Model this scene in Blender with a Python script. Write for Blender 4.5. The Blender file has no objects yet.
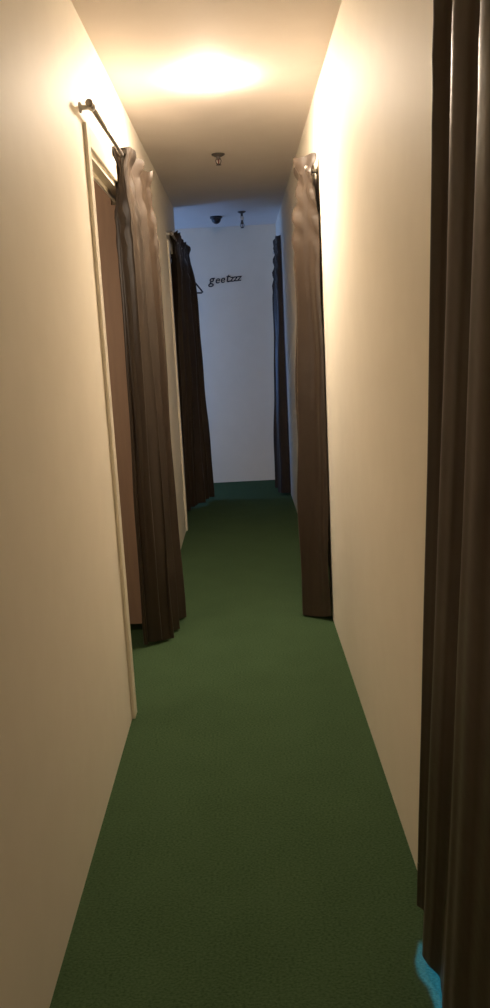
import bpy, bmesh, math, random
from mathutils import Vector, Matrix
random.seed(7)
S = bpy.context.scene
COL = S.collection
PI = math.pi

# ------------------------------------------------------------------ dimensions
XL, XR, ZC = -0.496, 0.405, 2.543          # corridor walls, ceiling
YR, YB = -1.3, 8.39                        # rear and end wall
T = 0.06                                   # wall thickness
HD = 2.11                                  # doorway head height

# ------------------------------------------------------------------ materials
def mat(name, rgb, rough=0.6, spec=0.4, metal=0.0):
    m = bpy.data.materials.new(name); m.use_nodes = True
    b = m.node_tree.nodes['Principled BSDF']
    b.inputs['Base Color'].default_value = (*rgb, 1)
    b.inputs['Roughness'].default_value = rough
    b.inputs['Specular IOR Level'].default_value = spec
    b.inputs['Metallic'].default_value = metal
    return m

def noise_mat(name, c1, c2, scale, rough, bump=0.2, dist=0.002, detail=4, spec=0.3, stretch=(1, 1, 1)):
    m = mat(name, c1, rough, spec)
    nt = m.node_tree; N = nt.nodes; L = nt.links
    b = N['Principled BSDF']
    tc = N.new('ShaderNodeTexCoord'); mp = N.new('ShaderNodeMapping')
    mp.inputs['Scale'].default_value = stretch
    L.new(tc.outputs['Object'], mp.inputs['Vector'])
    nz = N.new('ShaderNodeTexNoise'); nz.inputs['Scale'].default_value = scale
    nz.inputs['Detail'].default_value = detail
    L.new(mp.outputs['Vector'], nz.inputs['Vector'])
    rp = N.new('ShaderNodeValToRGB')
    rp.color_ramp.elements[0].position = 0.35; rp.color_ramp.elements[0].color = (*c1, 1)
    rp.color_ramp.elements[1].position = 0.68; rp.color_ramp.elements[1].color = (*c2, 1)
    L.new(nz.outputs['Fac'], rp.inputs['Fac']); L.new(rp.outputs['Color'], b.inputs['Base Color'])
    bp = N.new('ShaderNodeBump'); bp.inputs['Strength'].default_value = bump
    bp.inputs['Distance'].default_value = dist
    L.new(nz.outputs['Fac'], bp.inputs['Height']); L.new(bp.outputs['Normal'], b.inputs['Normal'])
    return m

M_WALL = noise_mat('cream_wall_paint', (0.83, 0.765, 0.645), (0.85, 0.785, 0.665), 9, 0.62, 0.03, 0.001)
M_CEIL = noise_mat('ceiling_paint', (0.80, 0.73, 0.68), (0.82, 0.75, 0.70), 7, 0.75, 0.03, 0.001)
M_TRIM = mat('cream_gloss_paint', (0.78, 0.71, 0.58), 0.38, 0.5)
M_DOOR = noise_mat('brown_door_laminate', (0.31, 0.20, 0.135), (0.35, 0.225, 0.15), 6, 0.5, 0.05, 0.001, stretch=(8, 8, 0.6))
M_METAL = mat('dull_steel', (0.30, 0.27, 0.24), 0.38, 0.5, 0.8)
M_WHITE = mat('white_plastic', (0.72, 0.70, 0.66), 0.4, 0.5)
M_DARK = mat('dark_plastic', (0.030, 0.028, 0.034), 0.35, 0.5)
M_GREY = mat('grey_metal', (0.11, 0.095, 0.085), 0.5, 0.4, 0.3)
M_LETTER = mat('black_letter_vinyl', (0.012, 0.014, 0.025), 0.5, 0.3)

def carpet():
    m = mat('green_carpet', (0.045, 0.085, 0.03), 1.0, 0.05)
    nt = m.node_tree; N = nt.nodes; L = nt.links; b = N['Principled BSDF']
    tc = N.new('ShaderNodeTexCoord')
    mp = N.new('ShaderNodeMapping'); mp.inputs['Scale'].default_value = (1.0, 1.6, 1)
    L.new(tc.outputs['Object'], mp.inputs['Vector'])
    n1 = N.new('ShaderNodeTexNoise'); n1.inputs['Scale'].default_value = 130; n1.inputs['Detail'].default_value = 5
    n2 = N.new('ShaderNodeTexNoise'); n2.inputs['Scale'].default_value = 5; n2.inputs['Detail'].default_value = 3
    L.new(mp.outputs['Vector'], n1.inputs['Vector']); L.new(tc.outputs['Object'], n2.inputs['Vector'])
    r1 = N.new('ShaderNodeValToRGB')
    r1.color_ramp.elements[0].position = 0.30; r1.color_ramp.elements[0].color = (0.029, 0.056, 0.026, 1)
    r1.color_ramp.elements[1].position = 0.72; r1.color_ramp.elements[1].color = (0.066, 0.108, 0.050, 1)
    L.new(n1.outputs['Fac'], r1.inputs['Fac'])
    mx = N.new('ShaderNodeMixRGB'); mx.blend_type = 'MULTIPLY'; mx.inputs['Fac'].default_value = 0.35
    r2 = N.new('ShaderNodeValToRGB')
    r2.color_ramp.elements[0].position = 0.3; r2.color_ramp.elements[0].color = (0.7, 0.72, 0.7, 1)
    r2.color_ramp.elements[1].position = 0.7; r2.color_ramp.elements[1].color = (1, 1, 1, 1)
    L.new(n2.outputs['Fac'], r2.inputs['Fac'])
    L.new(r1.outputs['Color'], mx.inputs['Color1']); L.new(r2.outputs['Color'], mx.inputs['Color2'])
    L.new(mx.outputs['Color'], b.inputs['Base Color'])
    bp = N.new('ShaderNodeBump'); bp.inputs['Strength'].default_value = 0.6; bp.inputs['Distance'].default_value = 0.004
    L.new(n1.outputs['Fac'], bp.inputs['Height']); L.new(bp.outputs['Normal'], b.inputs['Normal'])
    return m
M_CARPET = carpet()

def satin(name, c1, c2, rough):
    """Woven satin curtain cloth: fine weave, a soft sheen, faint creases."""
    m = mat(name, c1, rough, 0.38)
    nt = m.node_tree; N = nt.nodes; L = nt.links; b = N['Principled BSDF']
    b.inputs['Sheen Weight'].default_value = 0.06
    b.inputs['Sheen Roughness'].default_value = 0.4
    b.inputs['Sheen Tint'].default_value = (0.9, 0.74, 0.55, 1)
    tc = N.new('ShaderNodeTexCoord')
    mp = N.new('ShaderNodeMapping'); mp.inputs['Scale'].default_value = (6, 6, 1.1)
    L.new(tc.outputs['Object'], mp.inputs['Vector'])
    n1 = N.new('ShaderNodeTexNoise'); n1.inputs['Scale'].default_value = 6; n1.inputs['Detail'].default_value = 6
    L.new(mp.outputs['Vector'], n1.inputs['Vector'])
    r = N.new('ShaderNodeValToRGB')
    r.color_ramp.elements[0].position = 0.3; r.color_ramp.elements[0].color = (*c1, 1)
    r.color_ramp.elements[1].position = 0.75; r.color_ramp.elements[1].color = (*c2, 1)
    L.new(n1.outputs['Fac'], r.inputs['Fac']); L.new(r.outputs['Color'], b.inputs['Base Color'])
    n2 = N.new('ShaderNodeTexNoise'); n2.inputs['Scale'].default_value = 7; n2.inputs['Detail'].default_value = 3
    L.new(tc.outputs['Object'], n2.inputs['Vector'])
    bp = N.new('ShaderNodeBump'); bp.inputs['Strength'].default_value = 0.35; bp.inputs['Distance'].default_value = 0.012
    L.new(n2.outputs['Fac'], bp.inputs['Height']); L.new(bp.outputs['Normal'], b.inputs['Normal'])
    return m
M_CLOTH = satin('brown_satin', (0.029, 0.019, 0.0125), (0.041, 0.0275, 0.018), 0.40)

# ------------------------------------------------------------------ mesh helpers
def add_box(bm, x0, x1, y0, y1, z0, z1):
    vs = [bm.verts.new((x, y, z)) for x in (x0, x1) for y in (y0, y1) for z in (z0, z1)]
    for f in ((0, 1, 3, 2), (4, 6, 7, 5), (0, 4, 5, 1), (2, 3, 7, 6), (0, 2, 6, 4), (1, 5, 7, 3)):
        bm.faces.new([vs[i] for i in f])

def add_lathe(bm, prof, n=28, axis='z', origin=(0, 0, 0)):
    """prof: (radius, height) pairs from one end to the other."""
    o = Vector(origin); rings = []
    for r, h in prof:
        ring = []
        for k in range(n):
            a = 2 * PI * k / n
            c, s = r * math.cos(a), r * math.sin(a)
            p = {'z': (c, s, h), 'y': (c, h, s), 'x': (h, c, s)}[axis]
            ring.append(bm.verts.new(o + Vector(p)))
        rings.append(ring)
    for a, b in zip(rings, rings[1:]):
        for k in range(n):
            bm.faces.new((a[k], a[(k + 1) % n], b[(k + 1) % n], b[k]))
    bm.faces.new(rings[0]); bm.faces.new(rings[-1])

def add_tube(bm, pts, r, n=10):
    pts = [Vector(p) for p in pts]; rings = []
    up = Vector((0.13, 0.31, 0.94)).normalized()
    for i, p in enumerate(pts):
        d = (pts[min(i + 1, len(pts) - 1)] - pts[max(i - 1, 0)]).normalized()
        u = up - d * up.dot(d)
        u.normalize(); w = d.cross(u)
        rings.append([bm.verts.new(p + (u * math.cos(2 * PI * k / n) + w * math.sin(2 * PI * k / n)) * r) for k in range(n)])
    for a, b in zip(rings, rings[1:]):
        for k in range(n):
            bm.faces.new((a[k], a[(k + 1) % n], b[(k + 1) % n], b[k]))
    bm.faces.new(rings[0]); bm.faces.new(rings[-1])

def obj(name, bm, m, parent=None, smooth=False, bevel=0):
    bmesh.ops.recalc_face_normals(bm, faces=bm.faces)
    me = bpy.data.meshes.new(name); bm.to_mesh(me); bm.free()
    me.materials.append(m)
    if smooth:
        for p in me.polygons: p.use_smooth = True
    o = bpy.data.objects.new(name, me); COL.objects.link(o)
    if parent: o.parent = parent
    if bevel:
        b = o.modifiers.new('bevel', 'BEVEL'); b.width = bevel; b.segments = 2; b.limit_method = 'ANGLE'
    return o

def boxes(name, bxs, m, parent=None, bevel=0):
    bm = bmesh.new()
    for b in bxs: add_box(bm, *b)
    return obj(name, bm, m, parent, bevel=bevel)

def struct(o):
    o['kind'] = 'structure'; return o

def tag(o, label, cat, group=None):
    o['label'] = label; o['category'] = cat
    if group: o['group'] = group
    return o

def thing(name, label, cat, loc, group=None):
    o = bpy.data.objects.new(name, None); COL.objects.link(o)
    o.location = loc; o.empty_display_size = 0.1
    return tag(o, label, cat, group)

# ------------------------------------------------------------------ the setting
OX0, OX1 = -2.40, 2.10                     # outer walls of the rooms either side
struct(boxes('floor', [(OX0 - T, OX1 + T, YR - T, YB + T, -0.08, 0)], M_CARPET))
struct(boxes('ceiling', [(OX0 - T, OX1 + T, YR - T, YB + T, ZC, ZC + 0.08)], M_CEIL))

D1 = (3.025, 4.02)                         # left doorways
D2 = (6.265, 7.12)
LE = 7.12                                  # the left wall ends here, a side passage opens
xa, xb = XL - T, XL
struct(boxes('wall_left', [
    (xa, xb, YR, D1[0], 0, ZC), (xa, xb, D1[0], D1[1], HD, ZC),
    (xa, xb, D1[1], D2[0], 0, ZC), (xa, xb, D2[0], LE, HD, ZC)], M_WALL))
E1, E2, E3 = (0.78, 1.66), (4.12, 4.92), (7.55, 8.25)   # right doorways
xa, xb = XR, XR + T
struct(boxes('wall_right', [
    (xa, xb, YR, E1[0], 0, ZC), (xa, xb, *E1, HD, ZC), (xa, xb, E1[1], E2[0], 0, ZC), (xa, xb, *E2, HD, ZC),
    (xa, xb, E2[1], E3[0], 0, ZC), (xa, xb, *E3, HD, ZC), (xa, xb, E3[1], YB, 0, ZC)], M_WALL))
struct(boxes('wall_end', [(OX0 - T, OX1 + T, YB, YB + T, 0, ZC)], M_WALL))
struct(boxes('wall_rear', [(OX0 - T, OX1 + T, YR - T, YR, 0, ZC)], M_WALL))
struct(boxes('wall_outer_left', [(OX0 - T, OX0, YR, YB, 0, ZC)], M_WALL))
struct(boxes('wall_outer_right', [(OX1, OX1 + T, YR, YB, 0, ZC)], M_WALL))
struct(boxes('wall_passage', [(OX0, XL - T, LE - T, LE, 0, ZC)], M_WALL))
struct(boxes('wall_partition_left', [(OX0, XL - T, 5.2, 5.3, 0, ZC)], M_WALL))
struct(boxes('wall_partition_right', [(XR + T, OX1, 2.9, 3.0, 0, ZC), (XR + T, OX1, 6.2, 6.3, 0, ZC)], M_WALL))

def casing(name, y0, y1, zt=2.18, w=0.062, far=True):
    """Door casing round a doorway in the left wall: two uprights, a head, and the lining with its stop."""
    x0, x1 = XL, XL + 0.013
    bx = [(x0, x1, y0 - w, y0, 0, zt), (x0, x1, y0, y1, zt - w - 0.006, zt)]
    if far: bx.append((x0, x1, y1, y1 + w, 0, zt))
    bm = bmesh.new()
    for b in bx: add_box(bm, *b)
    o = struct(obj(name, bm, M_TRIM, bevel=0.003))
    return o
casing('trim_1', *D1)
casing('trim_2', *D2, far=False)
def lining(name, y0, y1, far=True):
    a, b = XL - T, XL
    e = y1 - 0.018 if far else y1
    bx = [(a, b, y0 - 0.001, y0 + 0.018, 0, HD), (a, b, y0 + 0.018, e, HD - 0.018, HD),
          (a + 0.02, b - 0.035, y0 + 0.018, e, HD - 0.036, HD - 0.018)]
    if far: bx.append((a, b, e, y1 + 0.001, 0, HD))
    return struct(boxes(name, bx, M_TRIM))
lining('trim_3', *D1)
lining('trim_4', *D2, far=False)
# brown partition panel of the room behind the first doorway, a gap left under it
bm = bmesh.new()
add_box(bm, -1.40, -0.562, 3.955, 3.995, 0.045, 2.50)
add_box(bm, -0.562, -0.503, 3.955, 3.995, 0.045, 2.070)
struct(obj('wall_panel', bm, M_DOOR))

# ------------------------------------------------------------------ ceiling lamp
LX, LY = -0.080, 3.80
t = thing('ceiling_lamp', 'bright glowing lamp on the ceiling of the corridor', 'lamp', (LX, LY, ZC))
bm = bmesh.new(); add_lathe(bm, [(0.02, 0), (0.090, 0), (0.090, -0.006), (0.086, -0.010), (0.02, -0.010)], 48)
obj('base', bm, M_WHITE, t, True)
m = bpy.data.materials.new('lamp_glass'); m.use_nodes = True
b = m.node_tree.nodes['Principled BSDF']
b.inputs['Base Color'].default_value = (0.9, 0.85, 0.75, 1)
b.inputs['Emission Color'].default_value = (1.0, 0.82, 0.63, 1)
b.inputs['Emission Strength'].default_value = 430
M_LAMP = m
bm = bmesh.new()
add_lathe(bm, [(0.094, -0.008)] + [(0.095 * math.cos(a), -0.011 - 0.027 * math.sin(a)) for a in [k * PI / 2 / 10 for k in range(0, 10)]] + [(0.004, -0.038)], 48)
obj('lamp_shade', bm, M_LAMP, t, True)

# ------------------------------------------------------------------ ceiling fittings
def sprinkler(x, y, label, drop=0.0, plate=0.040):
    t = thing('sprinkler_head', label, 'sprinkler', (x, y, ZC), 'ceiling sprinklers')
    bm = bmesh.new(); add_lathe(bm, [(0.006, 0), (plate, 0), (plate, -0.005), (plate * 0.6, -0.014), (0.012, -0.016)], 28)
    obj('ceiling_plate', bm, M_GREY, t, True)
    z = -0.014
    if drop:
        bm = bmesh.new(); add_lathe(bm, [(0.010, z), (0.010, z - drop)], 16)
        obj('drop_pipe', bm, M_GREY, t, True)
        bm = bmesh.new(); add_lathe(bm, [(0.013, z - drop * .35), (0.020, z - drop * .45), (0.020, z - drop * .7), (0.013, z - drop * .8)], 20)
        obj('collar', bm, M_WHITE, t, True)
        z -= drop
    bm = bmesh.new(); add_lathe(bm, [(0.008, z), (0.013, z - 0.002), (0.013, z - 0.014), (0.008, z - 0.018)], 6)
    obj('body', bm, M_GREY, t)
    for s in (-1, 1):
        bm = bmesh.new()
        add_tube(bm, [(s * 0.011, 0, z - 0.012), (s * 0.017, 0, z - 0.024), (s * 0.013, 0, z - 0.038), (s * 0.003, 0, z - 0.046)], 0.0028, 8)
        obj('frame_arm', bm, M_GREY, t, True)
    bm = bmesh.new(); add_lathe(bm, [(0.0028, z - 0.016), (0.0028, z - 0.046)], 10)
    obj('glass_bulb', bm, mat('red_glass', (0.25, 0.02, 0.02), 0.2), t, True)
    bm = bmesh.new(); add_lathe(bm, [(0.004, z - 0.044), (0.016, z - 0.047), (0.016, z - 0.049), (0.004, z - 0.051)], 20)
    obj('deflector', bm, M_GREY, t, True)
    return t
sprinkler(-0.076, 5.25, 'short sprinkler head on the brown part of the ceiling behind the lamp')
sprinkler(0.070, 7.50, 'longer pendant sprinkler with pale collar on the far blue-lit ceiling', 0.075, 0.036)

t = thing('dome_fixture', 'small dark round dome on the far blue-lit ceiling left of the pendant sprinkler', 'ceiling fixture', (-0.160, 7.72, ZC))
bm = bmesh.new(); add_lathe(bm, [(0.02, 0), (0.056, 0), (0.056, -0.014), (0.046, -0.020), (0.02, -0.020)], 32)
obj('base', bm, M_DARK, t, True)
bm = bmesh.new(); add_lathe(bm, [(0.044 * math.cos(a), -0.018 - 0.046 * math.sin(a)) for a in [k * PI / 2 / 8 for k in range(0, 8)]] + [(0.004, -0.064)], 32)
obj('dome', bm, M_DARK, t, True)

# ------------------------------------------------------------------ curtains
def smooth(a, b, x):
    x = max(0.0, min(1.0, (x - a) / (b - a))); return x * x * (3 - 2 * x)

def spline(pts, s):
    """Catmull-Rom through plan points, s in 0..1."""
    n = len(pts) - 1
    f = min(s * n, n - 1e-6); i = int(f); u = f - i
    p = [Vector(pts[max(0, min(n, k))]) for k in (i - 1, i, i + 1, i + 2)]
    return 0.5 * ((2 * p[1]) + (p[2] - p[0]) * u + (2 * p[0] - 5 * p[1] + 4 * p[2] - p[3]) * u * u + (3 * p[1] - p[0] - 3 * p[2] + p[3]) * u ** 3)

def curtain(label, top, bot, zt, zb, folds, amp_top, amp_bot, phase=0.0, omega=0.35, seed=1, head=0.10, hem=0.13,
            nu=150, nv=70, ease=0.9, limit=(XL + 0.016, XR - 0.006), pinch=0.55, hem_wave=0.006, side=1, irregular=1.0, crumple=1.0, fine=0.006, fine_n=8.0):
    rnd = random.Random(seed)
    k1 = [rnd.uniform(0, 2 * PI) for _ in range(8)]
    cx, cy = spline(top, 0.5)
    root = thing('curtain', label, 'curtain', (cx, cy, 0), 'brown doorway curtains')
    H = zt - zb
    zs = []
    zh, zm = zt - head, zb + hem
    nh, nb = 12, 10
    for i in range(nh): zs.append(zt - head * i / nh)
    for i in range(nv): zs.append(zh - (zh - zm) * i / nv)
    for i in range(nb + 1): zs.append(zm - hem * i / nb)
    def point(s, z):
        t = (zt - z) / H
        e = t ** ease
        pt, pb = spline(top, s), spline(bot, s)
        p = pt.lerp(pb, e)
        d = (spline(top, min(1, s + .02)) - spline(top, max(0, s - .02))).lerp(spline(bot, min(1, s + .02)) - spline(bot, max(0, s - .02)), e)
        d.normalize(); nrm = Vector((-d.y, d.x)) * side
        A = amp_top + (amp_bot - amp_top) * t
        # the ruffle above the tape flares, the tape pinches, the cloth opens below
        h = zt - z
        g = 1.0 - pinch * smooth(0.015, head * .95, h) * (1 - smooth(head * 1.0, head * 1.0 + 0.22, h))
        warp = irregular * 0.05 * math.sin(2 * PI * s * 1.3 + k1[0]) + irregular * 0.035 * math.sin(2 * PI * s * 2.7 + k1[1] + 1.2 * t)
        th = 2 * PI * (folds * (s + warp * (0.5 + 0.5 * t)) + phase) + irregular * 0.5 * math.sin(2.2 * t + k1[2]) * t
        amod = 1 + 0.28 * irregular * math.sin(2 * PI * s * folds / 2.6 + k1[3])
        w = math.sin(th)
        w = math.copysign(abs(w) ** 0.8, w)
        off = A * g * amod * w
        off += crumple * (0.006 * smooth(0, .3, t) * math.sin(9 * t + 5 * s + k1[4]) + 0.0025 * math.sin(23 * t + 14 * s + k1[5]))
        off += fine * (0.45 + 0.55 * math.sin(3.1 * t + k1[2])) * math.sin(2 * PI * fine_n * s + 1.6 * t + k1[6])
        tan = omega * A * g * math.sin(2 * th)
        # crumples just under the tape
        cr = smooth(head * .6, head * 1.2, h) * (1 - smooth(0.22, 0.6, h))
        off += crumple * 0.010 * cr * math.sin(55 * h + 38 * s + k1[6]) * math.sin(23 * s + k1[7])
        q = p + nrm * off + d * tan
        x = min(max(q.x, limit[0]), limit[1])
        zz = z + hem_wave * smooth(.9, 1, t) * math.sin(th + .7) - (0.012 * (math.sin(th * 1.0 + 1) + math.sin(2.3 * th)) * (1 - smooth(0, head, h)) * .5)
        return (x, q.y, max(zz, 0.004))
    rows = [[Vector(point(i / nu, z)) - Vector((cx, cy, 0)) for i in range(nu + 1)] for z in zs]
    def strip(name, a, b, thick):
        bm = bmesh.new()
        vv = [[bm.verts.new(p) for p in r] for r in rows[a:b + 1]]
        for r0, r1 in zip(vv, vv[1:]):
            for i in range(nu): bm.faces.new((r0[i], r0[i + 1], r1[i + 1], r1[i]))
        me = bpy.data.meshes.new(name); bm.to_mesh(me); bm.free(); me.materials.append(M_CLOTH)
        for p in me.polygons: p.use_smooth = True
        o = bpy.data.objects.new(name, me); COL.objects.link(o); o.parent = root
        sd = o.modifiers.new('thickness', 'SOLIDIFY'); sd.thickness = thick; sd.offset = 0; sd.use_rim = False
        return o
    strip('heading', 0, nh, 0.0024)
    strip('panel', nh, nh + nv, 0.002)
    strip('hem', nh + nv, nh + nv + nb, 0.0032)
    return root

def rod(label, x, y0, y1, z, wall_x, brackets):
    """Curtain rod along y with end finials and wall brackets."""
    t = thing('curtain_rod', label, 'curtain rod', (x, y0, z), 'curtain rods over the doorways')
    bm = bmesh.new(); add_lathe(bm, [(0.0085, 0), (0.0085, y1 - y0)], 16, 'y'); obj('pole', bm, M_METAL, t, True)
    for y, s in ((0, -1), (y1 - y0, 1)):
        bm = bmesh.new()
        add_lathe(bm, [(0.009, y), (0.012, y + s * 0.002), (0.0125, y + s * 0.015), (0.010, y + s * 0.018)], 20, 'y')
        obj('finial', bm, M_METAL, t, True)
    dx = wall_x - x; s = 1 if dx > 0 else -1
    for y in brackets:
        bm = bmesh.new()
        add_lathe(bm, [(0.017, dx), (0.017, dx - s * 0.005), (0.008, dx - s * 0.009), (0.008, s * 0.006)], 20, 'x', (0, y - y0, 0))
        add_lathe(bm, [(0.0125, y - y0 - 0.008), (0.0125, y - y0 + 0.008)], 18, 'y')
        obj('bracket', bm, M_WHITE, t, True)
    return t

RZ = 2.215
rod('steel rod over the nearest left doorway, bare at its near end', -0.455, 2.895, 4.22, RZ, XL, (2.93, 4.10))
rod('steel rod over the far left doorway', -0.455, 6.13, 7.62, RZ, XL, (6.165, 7.08))
rod('steel rod inside the curtain top on the right wall ahead', 0.352, 4.04, 4.66, 2.20, XR, (4.10, 4.58))
rod('steel rod inside the farthest curtain top on the right', 0.376, 7.50, 8.32, 2.27, XR, (7.54, 8.29))

curtain('brown satin curtain gathered in the near left doorway under the bare rod',
        [(-0.468, 3.67), (-0.455, 3.645), (-0.446, 3.81), (-0.430, 4.00), (-0.412, 4.20)],
        [(-0.520, 3.775), (-0.468, 3.745), (-0.444, 3.85), (-0.422, 4.00), (-0.398, 4.14)], 2.246, 0.018,
        3.3, 0.036, 0.046, phase=0.55, seed=3, head=0.075, pinch=0.6, omega=0.35, limit=(-0.57, 0.3), irregular=0.7, fine=0.007, fine_n=9, crumple=0.6)
curtain('brown curtain at the far left beside the blue-lit end wall',
        [(-0.452, 6.40), (-0.450, 6.80), (-0.444, 7.20), (-0.430, 7.46)],
        [(-0.560, 6.85), (-0.495, 7.06), (-0.425, 7.30), (-0.358, 7.47)], 2.262, 0.03,
        6.0, 0.031, 0.042, phase=0.0, seed=5, head=0.075, limit=(-0.59, 0.3), ease=0.6)
curtain('tall brown satin curtain halfway along the right wall, across from the near left doorway',
        [(0.336, 3.99), (0.350, 4.16), (0.372, 4.34), (0.380, 4.52)],
        [(0.318, 3.97), (0.328, 4.15), (0.356, 4.33), (0.365, 4.50)], 2.255, 0.022,
        2.3, 0.056, 0.072, phase=0.22, seed=11, side=-1, head=0.075, pinch=0.42, omega=0.12, irregular=0.5, hem_wave=0.013, crumple=1.2, fine=0.010, fine_n=7)
curtain('narrow brown curtain at the far right end of the corridor',
        [(0.382, 7.44), (0.380, 7.55), (0.380, 7.66), (0.380, 7.78)],
        [(0.342, 7.45), (0.340, 7.57), (0.338, 7.68), (0.338, 7.78)], 2.32, 0.03,
        2.6, 0.024, 0.056, phase=0.22, seed=17, side=-1, head=0.075, pinch=0.2, omega=0.12)
curtain('large dark brown curtain close in the right foreground, running past the top of the frame',
        [(0.394, 1.575), (0.383, 1.37), (0.373, 1.18), (0.366, 0.95), (0.362, 0.72)],
        [(0.380, 1.790), (0.356, 1.600), (0.366, 1.40), (0.368, 1.05), (0.358, 0.72)], 2.265, 0.030,
        4.3, 0.021, 0.010, phase=0.75, seed=23, nu=260, omega=0.15, irregular=0.3, crumple=0.15, fine=0.0015, fine_n=14, ease=1.35)

# ------------------------------------------------------------------ coat hanger on the far left rod
t = thing('coat_hanger', 'dark coat hanger whose corner sticks out behind the far left curtain', 'hanger', (-0.455, 7.57, RZ))
bm = bmesh.new()
hook = [(0.0, 0, -0.155)] + [(0.019 * math.cos(a), 0, -0.004 + 0.019 * math.sin(a)) for a in [(-95 + k * 22.5) * PI / 180 for k in range(0, 12)]]
add_tube(bm, hook, 0.0025, 8); obj('hook', bm, M_METAL, t, True)
bm = bmesh.new()
Wd, zt_, zb_ = 0.17, -0.165, -0.335
loop = [(0, 0, zt_ + .01), (0.05, 0, zt_ - .035), (Wd - .02, 0, zb_ + .03), (Wd, 0, zb_ + .006), (Wd - .012, 0, zb_), (0, 0, zb_), (-Wd + .012, 0, zb_), (-Wd, 0, zb_ + .006), (-Wd + .02, 0, zb_ + .03), (-0.05, 0, zt_ - .035), (0, 0, zt_ + .01)]
add_tube(bm, loop, 0.0075, 8); obj('shoulder_bar', bm, M_DARK, t, True)
t.rotation_euler = (0, 0, math.radians(36))

# ------------------------------------------------------------------ lettering on the end wall
word = thing('wall_lettering', 'dark joined-up word fixed on the blue-lit end wall', 'lettering', (-0.285, YB, 2.005))
dg = None
fonts = []
x = 0.0
for ch, adv, sc in (('g', .064, .125), ('e', .052, .100), ('e', .052, .100), ('t', .042, .130), ('z', .037, .098), ('z', .037, .098), ('z', .037, .098)):
    cu = bpy.data.curves.new('letter', 'FONT'); cu.body = ch; cu.size = sc; cu.extrude = 0.002; cu.offset = 0.0012; cu.shear = 0.25
    tmp = bpy.data.objects.new('letter', cu); COL.objects.link(tmp)
    bpy.context.view_layer.update()
    me = bpy.data.meshes.new_from_object(tmp.evaluated_get(bpy.context.evaluated_depsgraph_get()))
    bpy.data.objects.remove(tmp); bpy.data.curves.remove(cu)
    me.materials.clear(); me.materials.append(M_LETTER)
    o = bpy.data.objects.new('letter', me); COL.objects.link(o); o.parent = word
    o.location = (x, -0.0025, x * 0.06); o.rotation_euler = (PI / 2, 0, 0)
    x += adv

# ------------------------------------------------------------------ light
def area(name, loc, rot, size, col, power, sy=None):
    l = bpy.data.lights.new(name, 'AREA'); l.energy = power; l.color = col
    l.shape = 'RECTANGLE'; l.size = size; l.size_y = sy or size
    o = bpy.data.objects.new(name, l); COL.objects.link(o); o.location = loc; o.rotation_euler = rot
    o['kind'] = 'helper'
    return o
# cool tube lamp of the side passage, on its outer wall
area('passage_light', (-2.2, 7.80, 1.30), (0, math.radians(-90), 0), 0.9, (0.22, 0.43, 1.0), 23, 0.7)
# cool lamp in the room behind the near right curtain
area('room_light', (0.72, 1.42, 0.55), (0, math.radians(38), 0), 0.15, (0.05, 0.34, 1.0), 20, 0.15)
# unseen fill added behind the viewer to brighten the near walls and curtain
area('rear_fill', (-0.05, -0.75, 2.50), (0, 0, 0), 0.3, (1.0, 0.79, 0.56), 13)
# unseen warm fill behind the near left doorway, added to light the brown panel
area('panel_fill', (-1.45, 2.55, 1.75), (math.radians(80), 0, math.radians(-32)), 0.4, (1.0, 0.80, 0.60), 11)

w = bpy.data.worlds.new('world'); S.world = w; w.use_nodes = True
w.node_tree.nodes['Background'].inputs[0].default_value = (0.01, 0.01, 0.012, 1)
w.node_tree.nodes['Background'].inputs[1].default_value = 0.2

# ------------------------------------------------------------------ camera
cam = bpy.data.cameras.new('camera'); co = bpy.data.objects.new('camera', cam); COL.objects.link(co)
cam.sensor_fit = 'VERTICAL'; cam.sensor_height = 36; cam.lens = 815.557 / 1008 * 36
cam.clip_start = 0.02
pitch, yaw, roll = 0.1955519, -0.004190529, -0.0514643952
F = Vector((math.sin(yaw) * math.cos(pitch), math.cos(yaw) * math.cos(pitch), -math.sin(pitch)))
r = Vector((math.cos(yaw), -math.sin(yaw), 0)); u = r.cross(F)
c, s = math.cos(roll), math.sin(roll)
R = c * r + s * u; U = -s * r + c * u
co.matrix_world = Matrix(((R.x, U.x, -F.x, 0), (R.y, U.y, -F.y, 0), (R.z, U.z, -F.z, 1.42), (0, 0, 0, 1)))
S.camera = co

S.view_settings.view_transform = 'Standard'
S.view_settings.look = 'None'
S.view_settings.exposure = 0.0
S.view_settings.gamma = 1.0
S.view_settings.use_curve_mapping = False
